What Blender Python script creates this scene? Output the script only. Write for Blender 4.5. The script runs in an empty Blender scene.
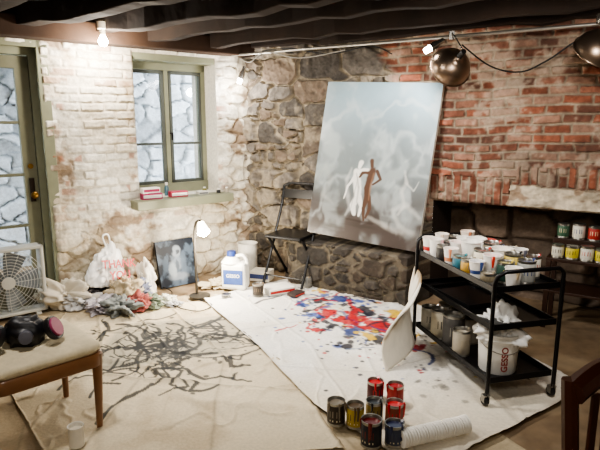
import bpy, bmesh, math, random
import numpy as np
from mathutils import Vector, Matrix, Euler
random.seed(7); rng=np.random.default_rng(7)
scene=bpy.context.scene
F=540.0; TH=math.atan(105/540); CT,ST=math.cos(TH),math.sin(TH)
C=Vector((0,0,1.6))
cd=bpy.data.cameras.new('camera'); cam=bpy.data.objects.new('camera',cd); scene.collection.objects.link(cam)
cam.location=C; cam.rotation_euler=(math.pi/2-TH,0,0); cd.sensor_width=36; cd.lens=36*F/600; cd.clip_start=.05
scene.camera=cam
# ---- survey helpers: photo measurements -> real positions on floor / walls
def ray(px,py):
    u=(px-300)/F; v=(py-225)/F
    return Vector((u,CT-v*ST,-(ST+v*CT)))
def fl(px,py,z=0.0):
    d=ray(px,py); return C+d*((1.6-z)/(-d.z))
K=fl(252,265); dL=(fl(0,316)-K).normalized(); dR=(fl(600,330)-K).normalized()
nL=Vector((-dL.y,dL.x,0)); nR=Vector((dR.y,-dR.x,0))
if nL.y>0: nL=-nL
if nR.y>0: nR=-nR
def wpt(px,py,w,off=0):
    n,dd=(nL,dL) if w=='L' else (nR,dR)
    d=ray(px,py); t=(K+n*off-C).dot(n)/d.dot(n); P=C+d*t
    return (P-K).dot(dd),P.z
def WP(w,s,off,z):
    n,dd=(nL,dL) if w=='L' else (nR,dR)
    p=K+dd*s+n*off; return Vector((p.x,p.y,z))
YL=math.atan2(-dL.y,-dL.x); YR=math.atan2(dR.y,dR.x)
CEIL=2.28
# ---- colour / materials
def c(r,g,b): return tuple(((x/255)**2.2) for x in (r,g,b))
mats={}
def M(name,col=(.5,.5,.5),rough=.6,metal=0,var=.15,scale=15,bump=0,emit=0,vcol=False,coat=0,alpha=1,trans=0):
    if name in mats: return mats[name]
    m=bpy.data.materials.new(name); m.use_nodes=True; nt=m.node_tree; N=nt.nodes; L=nt.links
    b=N['Principled BSDF']; tc=N.new('ShaderNodeTexCoord'); no=N.new('ShaderNodeTexNoise')
    no.inputs['Scale'].default_value=scale; no.inputs['Detail'].default_value=5; L.new(tc.outputs['Object'],no.inputs['Vector'])
    mx=N.new('ShaderNodeMix'); mx.data_type='RGBA'; L.new(no.outputs['Fac'],mx.inputs[0])
    if vcol:
        at=N.new('ShaderNodeAttribute'); at.attribute_name='Col'; mx.blend_type='MULTIPLY'; mx.inputs[0].default_value=1
        for l in list(mx.inputs[0].links): L.remove(l)
        mr=N.new('ShaderNodeMapRange'); mr.inputs[1].default_value=.25; mr.inputs[2].default_value=.75; mr.inputs[3].default_value=1-var; mr.inputs[4].default_value=1+var*.5
        L.new(no.outputs['Fac'],mr.inputs[0]); L.new(at.outputs['Color'],mx.inputs[6]); L.new(mr.outputs[0],mx.inputs[7])
    else:
        mx.inputs[6].default_value=(*[x*(1-var) for x in col],1); mx.inputs[7].default_value=(*[min(1,x*(1+var)) for x in col],1)
    L.new(mx.outputs[2],b.inputs['Base Color'])
    b.inputs['Roughness'].default_value=rough; b.inputs['Metallic'].default_value=metal
    b.inputs['Coat Weight'].default_value=coat; b.inputs['Alpha'].default_value=alpha; b.inputs['Transmission Weight'].default_value=trans
    if bump:
        bp=N.new('ShaderNodeBump'); bp.inputs['Strength'].default_value=bump; bp.inputs['Distance'].default_value=.01
        L.new(no.outputs['Fac'],bp.inputs['Height']); L.new(bp.outputs[0],b.inputs['Normal'])
    if emit: b.inputs['Emission Color'].default_value=(*col,1); b.inputs['Emission Strength'].default_value=emit
    mats[name]=m; return m
def glassmat():
    if 'pane_glass' in mats: return mats['pane_glass']
    m=bpy.data.materials.new('pane_glass'); m.use_nodes=True; N=m.node_tree.nodes; L=m.node_tree.links; N.clear()
    o=N.new('ShaderNodeOutputMaterial'); t=N.new('ShaderNodeBsdfTransparent'); g=N.new('ShaderNodeBsdfGlossy'); x=N.new('ShaderNodeMixShader')
    t.inputs[0].default_value=(.94,.97,1,1); g.inputs['Roughness'].default_value=.05; x.inputs[0].default_value=.05
    L.new(t.outputs[0],x.inputs[1]); L.new(g.outputs[0],x.inputs[2]); L.new(x.outputs[0],o.inputs[0]); mats['pane_glass']=m; return m
# ---- object helpers
def link(o,par=None):
    scene.collection.objects.link(o)
    if par is not None: o.parent=par
    return o
def thing(name,label,cat,loc=(0,0,0),yaw=0,group=None,kind=None,rot=None):
    o=bpy.data.objects.new(name,None); o.empty_display_size=.05; o.location=loc; o.rotation_euler=rot if rot else (0,0,yaw); link(o); tag(o,label,cat,group,kind); return o
def tag(o,label=None,cat=None,group=None,kind=None):
    if label: o['label']=label
    if cat: o['category']=cat
    if group: o['group']=group
    if kind: o['kind']=kind
    return o
class G:
    def __init__(s): s.v=[]; s.f=[]
    def add(s,vs,fs,M_=None):
        b=len(s.v); s.v+= [tuple(M_@Vector(v)) for v in vs] if M_ is not None else [tuple(v) for v in vs]
        s.f+=[tuple(i+b for i in f) for f in fs]; return s
    def box(s,sx,sy,sz,c=(0,0,0),M_=None):
        x,y,z=sx/2,sy/2,sz/2
        vs=[(c[0]+a*x,c[1]+b*y,c[2]+d*z) for d in(-1,1) for b in(-1,1) for a in(-1,1)]
        return s.add(vs,[(0,2,3,1),(4,5,7,6),(0,1,5,4),(2,6,7,3),(0,4,6,2),(1,3,7,5)],M_)
    def lathe(s,prof,seg=24,c=(0,0,0),M_=None):
        vs=[];fs=[]
        for r,z in prof:
            for i in range(seg):
                a=2*math.pi*i/seg; vs.append((c[0]+r*math.cos(a),c[1]+r*math.sin(a),c[2]+z))
        for j in range(len(prof)-1):
            for i in range(seg):
                k=(i+1)%seg; fs.append((j*seg+i,j*seg+k,(j+1)*seg+k,(j+1)*seg+i))
        return s.add(vs,fs,M_)
    def tube(s,pts,r,seg=8,closed=False,M_=None):
        pts=[Vector(p) for p in pts]; n=len(pts); rr=r if isinstance(r,(list,tuple)) else [r]*n
        vs=[];fs=[]; up=None
        for i,p in enumerate(pts):
            a=pts[i-1] if (i>0 or closed) else p; b=pts[(i+1)%n] if (i<n-1 or closed) else p
            t=(b-a).normalized() if (b-a).length>0 else Vector((0,0,1))
            if up is None: up=t.orthogonal().normalized()
            up=(up-t*up.dot(t)); up=up.normalized() if up.length>1e-6 else t.orthogonal().normalized()
            w=t.cross(up)
            for k in range(seg):
                an=2*math.pi*k/seg; vs.append(p+(up*math.cos(an)+w*math.sin(an))*rr[i])
        m=n if closed else n-1
        for j in range(m):
            j2=(j+1)%n
            for k in range(seg): k2=(k+1)%seg; fs.append((j*seg+k,j*seg+k2,j2*seg+k2,j2*seg+k))
        if not closed: fs.append(tuple(range(seg))[::-1]); fs.append(tuple(range((n-1)*seg,n*seg)))
        return s.add(vs,fs,M_)
    def mk(s,name,mat,par=None,smooth=False,bevel=0,loc=(0,0,0),rot=(0,0,0),sub=0,solid=0):
        me=bpy.data.meshes.new(name); me.from_pydata(s.v,[],s.f); me.update(); me.materials.append(mat)
        bm=bmesh.new(); bm.from_mesh(me); bmesh.ops.recalc_face_normals(bm,faces=bm.faces); bm.to_mesh(me); bm.free()
        if smooth:
            me.polygons.foreach_set('use_smooth',[True]*len(me.polygons)); me.set_sharp_from_angle(angle=.75)
        o=bpy.data.objects.new(name,me); o.location=loc; o.rotation_euler=rot; link(o,par)
        if solid: md=o.modifiers.new('solid','SOLIDIFY'); md.thickness=solid
        if bevel: md=o.modifiers.new('bevel','BEVEL'); md.width=bevel; md.segments=2; md.limit_method='ANGLE'
        if sub: md=o.modifiers.new('sub','SUBSURF'); md.levels=sub; md.render_levels=sub
        return o
def smoothpath(pts,n=6):
    P=[Vector(p) for p in pts]; out=[]
    for i in range(len(P)-1):
        p0=P[max(i-1,0)];p1=P[i];p2=P[i+1];p3=P[min(i+2,len(P)-1)]
        for k in range(n):
            t=k/n; out.append(.5*((2*p1)+(p2-p0)*t+(2*p0-5*p1+4*p2-p3)*t*t+(3*p1-p0-3*p2+p3)*t**3))
    out.append(P[-1]); return out
def textmesh(name,txt,size,mat,par,loc=(0,0,0),rot=(0,0,0),wrap=None,roll=0):
    cu=bpy.data.curves.new('t','FONT'); cu.body=txt; cu.size=size; cu.align_x='CENTER'; cu.align_y='CENTER'; cu.extrude=.0006; cu.offset=size*.02
    o=bpy.data.objects.new('t',cu); scene.collection.objects.link(o); dg=bpy.context.evaluated_depsgraph_get()
    me=bpy.data.meshes.new_from_object(o.evaluated_get(dg)); bpy.data.objects.remove(o)
    cr,sr=math.cos(roll),math.sin(roll)
    for v in me.vertices:
        x,y,z=v.co; x,y=x*cr-y*sr,x*sr+y*cr
        if wrap: v.co=((wrap+z)*math.sin(x/wrap),-(wrap+z)*math.cos(x/wrap),y)
        else: v.co=(x,-z,y)
    me.materials.clear(); me.materials.append(mat); me.name=name
    q=bpy.data.objects.new(name,me); q.location=loc; q.rotation_euler=rot; link(q,par); return q
# ---- numpy noise
def hsh(i,j,seed=0):
    i=np.asarray(i).astype(np.int64); j=np.asarray(j).astype(np.int64)
    n=(i*374761393+j*668265263+seed*144269504)&0xffffffff
    n=((n^(n>>13))*1274126)&0xffffffff; n=((n^(n>>15))*2246822)&0xffffffff
    return ((n^(n>>16))&0xffff)/65535.
def vn(x,y,seed=0):
    xi=np.floor(x);yi=np.floor(y);xf=x-xi;yf=y-yi; xf=xf*xf*(3-2*xf); yf=yf*yf*(3-2*yf)
    a=hsh(xi,yi,seed);b=hsh(xi+1,yi,seed);c_=hsh(xi,yi+1,seed);d=hsh(xi+1,yi+1,seed)
    return (a*(1-xf)+b*xf)*(1-yf)+(c_*(1-xf)+d*xf)*yf
def fbm(x,y,seed=0,o=4):
    r=0;a=.5;t=0
    for k in range(o): r=r+a*vn(x*2**k,y*2**k,seed+k*17); t+=a; a*=.5
    return r/t
def voro(x,y,seed=0,j=.85,blk=0.):
    xi=np.floor(x);yi=np.floor(y); f1=np.full(x.shape,9.);f2=np.full(x.shape,9.);ida=np.zeros(x.shape);
    for dx in(-1,0,1):
        for dy in(-1,0,1):
            cx=xi+dx;cy=yi+dy; px=cx+.5+j*(hsh(cx,cy,seed)-.5); py=cy+.5+j*(hsh(cx,cy,seed+5)-.5)
            d=np.hypot(px-x,py-y)
            if blk: d=d*(1-blk)+blk*np.maximum(np.abs(px-x),np.abs(py-y))
            h=hsh(cx,cy,seed+9); m=d<f1
            f2=np.where(m,f1,np.minimum(f2,d)); ida=np.where(m,h,ida); f1=np.where(m,d,f1)
    return f1,f2,ida
def sst(a,b,x): t=np.clip((x-a)/(b-a),0,1); return t*t*(3-2*t)
def mix(a,b,t): return a*(1-t[...,None])+np.asarray(b)*t[...,None]
def col(S,rgb): return np.ones(S.shape+(3,))*np.array(rgb)
def gridobj(name,P,colr,mat,keep=None,extra=None,par=None,smooth=True):
    ny,nx=P.shape[:2]; idx=np.arange(ny*nx).reshape(ny,nx)
    f=np.stack([idx[:-1,:-1],idx[:-1,1:],idx[1:,1:],idx[1:,:-1]],-1)
    f=f[keep] if keep is not None else f.reshape(-1,4)
    V=P.reshape(-1,3); Cc=colr.reshape(-1,3)
    if extra: V=np.vstack([V,extra[0]]); f=np.vstack([f,np.array(extra[1])+ny*nx]); Cc=np.vstack([Cc,extra[2]])
    me=bpy.data.meshes.new(name); me.from_pydata(V.tolist(),[],f.tolist()); me.update()
    a=me.color_attributes.new('Col','FLOAT_COLOR','POINT'); a.data.foreach_set('color',np.hstack([np.clip(Cc,0,1),np.ones((len(Cc),1))]).ravel())
    me.materials.append(mat)
    if smooth: me.polygons.foreach_set('use_smooth',[True]*len(me.polygons)); me.set_sharp_from_angle(angle=1.0)
    o=bpy.data.objects.new(name,me); link(o,par); return o
def relief(name,w,s0,s1,z0,z1,res,opens,func,off=0):
    n,dd=(nL,dL) if w=='L' else (nR,dR)
    ss=np.arange(s0,s1+res,res); zz=np.arange(z0,z1+res,res)
    for (a,b,e,f,dp,cc) in opens: ss=np.append(ss,[a,b]); zz=np.append(zz,[e,f])
    ss=np.unique(ss.round(4)); zz=np.unique(zz.round(4)); S,Z=np.meshgrid(ss,zz)
    d,cl=func(S,Z); sc=(ss[:-1]+ss[1:])/2; zc=(zz[:-1]+zz[1:])/2; SC,ZC=np.meshgrid(sc,zc); keep=np.ones(SC.shape,bool)
    ev=[];ef=[];ec=[]
    for (a,b,e,f,dp,cc) in opens:
        keep&=~((SC>a)&(SC<b)&(ZC>e)&(ZC<f))
        dist=np.maximum(np.maximum(a-S,S-b),np.maximum(e-Z,Z-f)); d=d*np.clip(dist/.02,0,1)
        k=len(ev)
        for (sx,zx) in((a,e),(b,e),(b,f),(a,f)):
            for oo in(0,-dp):
                p=WP(w,sx,oo+off,zx); ev.append(tuple(p)); ec.append(cc)
        for q in range(4):
            q2=(q+1)%4; ef.append((k+2*q,k+2*q2,k+2*q2+1,k+2*q+1))
    X=K.x+dd.x*S+n.x*(d+off); Y=K.y+dd.y*S+n.y*(d+off)
    o=gridobj(name,np.stack([X,Y,Z],-1),cl,M('masonry_'+name,rough=.9,var=.22,scale=40,bump=.5,vcol=True),keep,(np.array(ev),ef,np.array(ec)) if ev else None)
    tag(o,kind='structure'); return o
def bricks(S,Z,w,h,mj,seed=0):
    row=np.floor(Z/h); fs=S/w+.5*(row%2)+.25*hsh(row,row*0,seed+3); bi=np.floor(fs); fx=fs-bi; fz=Z/h-row
    e=np.minimum(np.minimum(fx,1-fx)*w,np.minimum(fz,1-fz)*h)
    return sst(mj*.35,mj,e),hsh(bi,row,seed),hsh(bi,row,seed+1)
# =========== LEFT WALL
wA=wpt(217,128,'L')[0]; wB=wpt(136,128,'L')[0]; wT=wpt(137,52,'L')[1]; wS=wpt(138,199,'L')[1]
dA=wpt(46,150,'L')[0]; dB=dA+.92; dT=wpt(40,46,'L')[1]
def leftf(S,Z):
    wS_=S+.03*(fbm(S*6,Z*6,3)-.5); wZ=Z+.05*(fbm(S*2,Z*2,8)-.5)+.012*(fbm(S*9,Z*9,9)-.5)
    m,r1,r2=bricks(wS_,wZ,.21,.073,.014,4)
    vs=S+.12*(fbm(S*5,Z*5,51)-.5); vz=Z+.12*(fbm(S*5,Z*5,52)-.5)
    f1,f2,idv=voro(vs*5,vz*8,2,.8,.5); lump=sst(0,.35,f2-f1)
    low=sst(1.05,.75,Z+.25*(fbm(S*3,Z*2,31)-.5))*(.3+.7*sst(1.1,.5,S)); low=np.maximum(low,sst(.7,.45,Z))
    near=sst(.42,.2,S+.1*(fbm(S*5,Z*5,77)-.5)); rub=np.maximum(low,near)
    big=fbm(S*1.7,Z*1.7,12); fine=fbm(S*9,Z*9,15); ff=fbm(S*30,Z*30,16,3)
    soft=.35+.65*sst(.38,.55,fbm(S*2.3,Z*2.7,19))
    edge=np.minimum(np.abs(S-wB-.05),np.abs(S-dA+.06)); eg=sst(.2,.02,edge)*sst(2.3,2.0,Z)
    d=(.015*m*soft+.022*(r1-.5)*m)*(1-rub)+rub*(.026*lump+.035*idv)+.06*(big-.5)+.024*(fine-.5)+.008*ff
    base=col(S,c(240,236,224))*(.83+.19*r1[...,None]*(1-rub[...,None]))
    base=mix(base,c(214,204,180),rub*.5)
    base=mix(base,c(178,163,138),(1-m)*.40*(1-rub)*soft)
    base=mix(base,c(154,138,112),(1-lump)*.33*rub)
    n1=fbm(S*3.1,Z*3.6,44)*.6+fbm(S*12,Z*12,45)*.4
    n2_=fbm(S*4.3,Z*3.1,144)*.6+fbm(S*15,Z*15,145)*.4
    base=mix(base,c(184,177,163),sst(.51,.60,n2_)*.6)
    wear=sst(.555,.62,n1+.04*near+.025*rub+.05*eg)
    base=mix(base,c(164,142,116),wear*.5); base=mix(base,c(118,96,74),sst(.605,.67,n1+.04*near+.025*rub+.03*eg)*.75)
    bw=sst(.84,.88,r2+.12*eg)*m*(1-rub)*sst(.42,.5,fine); base=mix(base,c(156,104,80),bw*.7)
    base=mix(base,c(204,190,162),sst(.5,.66,fbm(S*2,Z*2,90))*.4)
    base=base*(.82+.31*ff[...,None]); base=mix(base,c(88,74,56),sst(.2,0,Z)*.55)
    return d,base
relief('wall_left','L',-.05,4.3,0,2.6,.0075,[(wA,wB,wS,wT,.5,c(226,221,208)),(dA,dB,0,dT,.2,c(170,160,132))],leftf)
# =========== RIGHT WALL
sBr=wpt(388,110,'R')[0]; nA=wpt(432,230,'R')[0]; nB=nA+1.95; nT=wpt(470,203,'R')[1]; zSold=wpt(470,176,'R')[1]; sLin=wpt(516,190,'R')[0]
LEDZ=.45; LED=.38
def rightf(S,Z):
    sx=S+.08*(fbm(S*4,Z*4,3)-.5); sz=Z+.06*(fbm(S*4,Z*4,8)-.5)
    f1,f2,idv=voro(sx*2.7,sz*4.5,21,.8,.9); g1,g2,idw=voro(sx*5.6,sz*8.5,27,.8,.9)
    sm=hsh((idv*9973).astype(int),(idv*0).astype(int),71)>.7
    e=np.where(sm,(g2-g1)*.6,f2-f1); e=np.minimum(e,f2-f1); idv=np.where(sm,idw,idv)
    jn=fbm(S*7,Z*7,35); st=sst(.01+.08*jn,.04+.18*jn,e)
    fine=fbm(S*14,Z*14,33); ff=fbm(S*34,Z*34,36,3); big=fbm(S*1.6,Z*1.6,9)
    g=col(S,c(112,105,97))*(.42+.7*idv[...,None]); g=mix(g,c(124,104,84),sst(.65,.8,hsh((idv*997).astype(int),(idv*0).astype(int),4))*.5)
    g=g*(.40+.65*fine[...,None]+.55*ff[...,None])
    mort=col(S,c(158,146,126))*(.5+.45*fine[...,None]+.35*ff[...,None])
    cst=mort*(1-st[...,None])+g*st[...,None]
    cst=mix(cst,c(166,154,132),sst(.54,.65,fbm(S*3.4,Z*3.4,61)*.6+fine*.4)*.5)
    dst=.065*st*(.4+.8*idv)+.04*fine+.014*ff
    m,r1,r2=bricks(S+.03*fine,Z+.06*(fbm(S*1.3,Z*1.3,70)-.5)+.016*(fbm(S*8,Z*8,71)-.5),.205,.071,.014,11)
    Zs=Z+.02*(fine-.5); rt=S>=sLin
    sold=np.where(rt,(Zs<zSold+.10)&(Zs>zSold-.05),(Zs<zSold)&(Z>nT-.03))&(S>nA-.1)
    z0_=np.where(rt,zSold-.06,nT-.02)
    m2,q1,q2=bricks((Z-z0_),S+.01*fine,.25,.068,.012,19)
    m=np.where(sold,m2,m); r1=np.where(sold,q1,r1); r2=np.where(sold,q2,r2)
    br=col(S,c(160,99,77))*(.5+.65*r1[...,None]); br=mix(br,c(182,154,134),sst(.66,.88,r2)*.55); br=mix(br,c(90,72,64),sst(.3,.1,r2)*.6)
    br=br*(.45+.6*fine[...,None]+.45*ff[...,None]); br=np.where(sold[...,None],br*.85,br)
    mo=col(S,c(172,156,136))*(.5+.5*fine[...,None]+.3*ff[...,None])
    cb=mo*(1-m[...,None])+br*m[...,None]
    cb=mix(cb,c(200,184,163),sst(.505,.61,fbm(S*2.3,Z*3.4,55)*.5+.5*fine)*.55)
    cb=mix(cb,c(72,58,50),sst(.56,.7,fbm(S*1.4,Z*1.8,155))*.4)
    dbr=.018*m+.020*(r1-.5)*m+.025*fine+.008*ff
    lin=((Z<zSold-.045+.05*(fbm(S*7,Z*5,43)-.5))&(Z>nT-.1)&(S>=sLin-.05+.1*(fbm(Z*9,S*9,72)-.5))); cl=col(S,c(216,202,178))*(.38+.6*fbm(S*6,Z*14,41)[...,None]+.4*ff[...,None]); cl=mix(cl,c(124,96,74),sst(.51,.59,fbm(S*9,Z*14,42)*.6+fine*.4)*.7)
    cb=np.where(lin[...,None],cl,cb); dbr=np.where(lin,.05+.08*fbm(S*7,Z*12,41),dbr)
    t=sst(-.05,.05,S-sBr-.3*(fbm(Z*5,S*.5,50)-.5)); t=t*sst(nT-.25,nT-.12,Z+.1*(fine-.5))
    d=dst*(1-t)+dbr*t+.07*(big-.5)
    ccc=cst*(1-t[...,None])+cb*t[...,None]
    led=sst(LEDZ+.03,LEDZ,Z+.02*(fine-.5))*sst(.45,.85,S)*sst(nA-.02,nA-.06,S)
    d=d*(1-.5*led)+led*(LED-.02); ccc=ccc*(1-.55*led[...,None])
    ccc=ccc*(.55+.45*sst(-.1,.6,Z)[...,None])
    return d,ccc
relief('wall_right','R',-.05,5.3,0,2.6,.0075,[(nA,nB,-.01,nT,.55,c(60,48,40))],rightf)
def nichef(S,Z):
    f1,f2,idv=voro(S*3.0,Z*4.0,5,.8,.7); st=sst(.02,.15,f2-f1); fine=fbm(S*12,Z*12,3)
    cc=(col(S,c(138,120,104))*(.5+.7*idv[...,None]))*(.5+.6*fine[...,None]); cc=mix(cc,c(66,54,44),1-st)
    return .06*st*idv+.03*fine,cc
relief('wall_niche','R',nA-.1,nB+.1,0,nT+.1,.02,[],nichef,off=-.56)
plaster=M('plaster_wall',c(192,181,160),.9,var=.2,scale=3,bump=.3)
for nm,a,b in(('wall_west',(-3.85,3.2),(-3.85,-1.6)),('wall_south',(-3.85,-1.6),(3.9,-1.6)),('wall_east',(3.9,-1.6),(3.9,3.1))):
    a=Vector(a);b=Vector(b);mid=(a+b)/2;ln=(b-a).length
    tag(G().box(ln+.1,.1,2.6).mk(nm,plaster,loc=(mid.x,mid.y,1.3),rot=(0,0,math.atan2((b-a).y,(b-a).x))),kind='structure')
S,Z=np.meshgrid(np.arange(-4.2,4.21,.04),np.arange(-1.8,6.6,.04))
fc=col(S,c(142,120,94))*(.5+.7*fbm(S*2,Z*2,4)[...,None]); fc=mix(fc,c(174,155,126),sst(.5,.7,fbm(S*5,Z*5,9))*.5)
tag(gridobj('floor',np.stack([S,Z,S*0+.0],-1),fc,M('floor_dusty',rough=.85,var=.3,scale=9,bump=.3,vcol=True)),kind='structure')
wood_dk=M('old_joist_wood',c(42,31,23),.9,var=.8,scale=5,bump=1.0)
tag(G().box(8.4,8.6,.06,(0,2.4,2.58)).mk('ceiling',M('ceiling_boards',c(26,19,14),.9,var=.4,scale=5,bump=.5)),kind='structure')
rj=random.Random(3)
for i in range(9):
    off=.12+i*.5+(rj.uniform(-.08,.08) if i else 0); hh=.22 if i==0 else rj.uniform(.15,.24); wd_=rj.uniform(.08,.16)
    p=WP('R',1.6,off,CEIL+hh/2+rj.uniform(0,.03)); Lj=8.5 if i<4 else 7.0
    vs=[];fs=[];N_=40
    for k in range(N_+1):
        x=-Lj/2+Lj*k/N_; a=rj.uniform(-.016,.016); b=rj.uniform(-.018,.018)
        for (yy,zz_) in((-wd_/2,-hh/2),(wd_/2,-hh/2),(wd_/2,hh/2+.06),(-wd_/2,hh/2+.06)): vs.append((x,yy+a,zz_+(b if zz_<0 else 0)))
    for k in range(N_):
        for q in range(4): fs.append((k*4+q,k*4+(q+1)%4,k*4+4+(q+1)%4,k*4+4+q))
    fs+=[(3,2,1,0),(N_*4,N_*4+1,N_*4+2,N_*4+3)]
    o=G().add(vs,fs).mk('trim_%d'%(i+1),wood_dk,loc=p,rot=(0,0,YR+rj.uniform(-.012,.012)),bevel=.008); tag(o,kind='structure')
p=WP('L',1.9,.1,CEIL+.03); o=G().box(4.3,.2,.16).mk('trim_20',M('header_wood',c(62,45,33),.9,var=.6,scale=5,bump=.7),loc=p,rot=(0,0,YL),bevel=.01); tag(o,kind='structure')
def extf(S,Z):
    f1,f2,idv=voro(S*3.4+.5*fbm(S*4,Z*4,2),Z*5.4+.5*fbm(S*4,Z*4,7),71,.8,.8); st=sst(.01,.12,f2-f1); n=fbm(S*9,Z*9,5); n2=fbm(S*26,Z*26,6,3)
    cc=col(S,c(232,235,236))*(.55+.45*idv[...,None]); cc=mix(cc,c(150,156,160),(1-st)*.6); cc=cc*(.6+.4*n[...,None]+.4*n2[...,None])
    return .08*st*idv+.03*n,cc
relief('wall_exterior','L',-.5,5.6,-.2,2.4,.02,[],extf,off=-1.6)
# =========== WINDOW
olive=M('olive_paint',c(126,128,106),.5,var=.15,bump=.15); olived=M('olive_paint_dark',c(78,82,76),.5,var=.15,bump=.15)
ww=wB-wA; wh=wT-wS; E=thing('window_1','grey-olive wooden casement window with four panes','window',WP('L',(wA+wB)/2,-.28,wS),YL,kind='structure')
g=G(); t=.045; bt=.10
for x in(-ww/2+t/2,ww/2-t/2): g.box(t,.12,wh,(x,0,wh/2))
g.box(ww,.12,t*2.8,(0,0,wh-t*1.4)); g.box(ww,.14,bt,(0,0,bt/2)); g.box(.045,.1,wh,(0,0,wh/2)); g.mk('window_frame',olive,E,bevel=.004)
for sx in(-1,1):
    cx=sx*(ww/4-.003); sw=ww/2-.062; g=G(); q=.03; z0=bt; z1=wh-.13; hh=z1-z0
    for x in(-sw/2+q/2,sw/2-q/2): g.box(q,.04,hh,(cx+x,-.03,z0+hh/2))
    g.box(sw,.04,q,(cx,-.03,z0+q/2)); g.box(sw,.04,q,(cx,-.03,z1-q/2)); g.box(sw,.035,.024,(cx,-.03,z0+hh*.36))
    g.mk('sash',olived,E,bevel=.003); G().box(sw-.02,.005,hh-.02,(cx,-.025,z0+hh/2)).mk('glass_pane',glassmat(),E)
G().tube([(.02,-.06,wh*.45),(.02,-.1,wh*.45),(.02,-.1,wh*.4)],.008).mk('latch',M('dark_iron',c(40,38,36),.5,.8),E)
g=G(); g.box(ww+.06,.26,.06,(-.03,.0,wh-.03)); g.mk('casing',olive,E,loc=(0,-.14,0),bevel=.004)
sL=wpt(231,193,'L',.14)[0]; sR_=wpt(137,205,'L',.14)[0]
sillc=(sL+sR_)/2; sill=G().box(sR_-sL+.02,.44,.085).mk('trim_30',olive,loc=WP('L',sillc,-.04,wS-.045),rot=(0,0,YL),bevel=.008); tag(sill,kind='structure')
ZS=wS-.002
# =========== DOOR
E=thing('door_1','olive glazed door with tall glass panes','door',WP('L',(dA+dB)/2,-.1,0),YL,kind='structure'); dw=dB-dA
g=G(); 
for x in(-dw/2+.03,dw/2-.03): g.box(.06,.16,dT,(x,.05,dT/2))
g.box(dw,.16,.07,(0,.05,dT-.035)); g.mk('door_jamb',olive,E,bevel=.005)
g=G(); g.box(.09,.03,dT+.07,(dw/2+.03,-.1,dT/2+.03)); g.box(dw+.14,.03,.09,(0,-.1,dT+.03)); g.mk('casing',olive,E,bevel=.005)
lw=dw-.13; lh=dT-.08; g=G(); stw=.105
for x in(-lw/2+stw/2,lw/2-stw/2): g.box(stw,.045,lh,(x,0,lh/2))
g.box(lw,.045,.10,(0,0,lh-.05)); g.box(lw,.045,.28,(0,0,.15))
gz0=.29; gz1=lh-.1
for k in(1,2,3): g.box(lw,.035,.025,(0,0,gz0+(gz1-gz0)*k/4))
g.box(.025,.035,gz1-gz0,(0,0,(gz0+gz1)/2)); g.mk('door_leaf',M('door_paint',c(108,108,88),.5,var=.15,bump=.15),E,bevel=.004)
G().box(lw-.19,.005,gz1-gz0,(0,0,(gz0+gz1)/2)).mk('glass_pane',glassmat(),E)
brass=M('aged_brass',c(120,92,48),.4,.9)
g=G(); g.box(.04,.012,.2,(lw/2-.05,-.03,1.02)); 
g.mk('lock_plate',M('dark_iron2',c(46,38,32),.5,.7),E,bevel=.003)
G().lathe([(0,0),(.012,0),(.012,.03),(.028,.04),(.03,.055),(.018,.068),(0,.07)],16,M_=Matrix.Translation((lw/2-.05,-.035,.98))@Matrix.Rotation(math.pi/2,4,'X')).mk('door_knob',brass,E,True)
G().lathe([(0,0),(.022,0),(.022,.012),(0,.014)],16,M_=Matrix.Translation((lw/2-.05,-.025,1.22))@Matrix.Rotation(math.pi/2,4,'X')).mk('deadbolt',brass,E,True)
# =========== CLOTHS
def patch(ctrl,res,zoff,wamp,seed,paint,fold=.5):
    P=np.array([[list(fl(*q))[:2] for q in row] for row in ctrl])
    a=np.linalg.norm(P[0,2]-P[0,0]); b=np.linalg.norm(P[2,0]-P[0,0]); a=max(a,np.linalg.norm(P[2,2]-P[2,0])); b=max(b,np.linalg.norm(P[2,2]-P[0,2]))
    u=np.linspace(0,1,int(a/res)); v=np.linspace(0,1,int(b/res)); U,V=np.meshgrid(u,v)
    B=lambda t:[np.maximum(0,1-2*t),1-np.abs(2*t-1),np.maximum(0,2*t-1)]
    bu=B(U);bv=B(V); XY=sum(bv[i][...,None]*bu[j][...,None]*P[i,j] for i in range(3) for j in range(3))
    X,Y=XY[...,0],XY[...,1]; ed=np.minimum(np.minimum(U,1-U)*a,np.minimum(V,1-V)*b)
    X=X+.04*(fbm(X*2.5,Y*2.5,seed+40)-.5); Y=Y+.04*(fbm(X*2.5,Y*2.5,seed+41)-.5)
    rid=1-np.abs(2*fbm(X*1.6+3*fbm(X,Y,seed+1),Y*1.6,seed+2,3)-1); rid=sst(.84,1,rid)
    rid2=1-np.abs(2*fbm(X*3.6,Y*2.6+2*fbm(X,Y,seed+6),seed+7,3)-1); rid2=sst(.9,1,rid2)
    z=zoff+wamp*(rid+.6*rid2)+wamp*.5*fbm(X*6,Y*6,seed+3)
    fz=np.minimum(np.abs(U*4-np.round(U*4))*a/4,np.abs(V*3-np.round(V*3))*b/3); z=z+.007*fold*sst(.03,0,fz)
    return X,Y,z,paint(X,Y,U,V,ed,fz)
def stamp(cl,X,Y,x,y,r,rgb,al=1,seed=0,rough=.5):
    m=(np.abs(X-x)<r*2)&(np.abs(Y-y)<r*2)
    if not m.any(): return
    d=np.hypot(X[m]-x,Y[m]-y)/r+rough*(fbm(X[m]*14,Y[m]*14,seed)-.5)*2
    a=al*sst(1.0,.7,d); cl[m]=cl[m]*(1-a[:,None])+np.array(rgb)*a[:,None]
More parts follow.
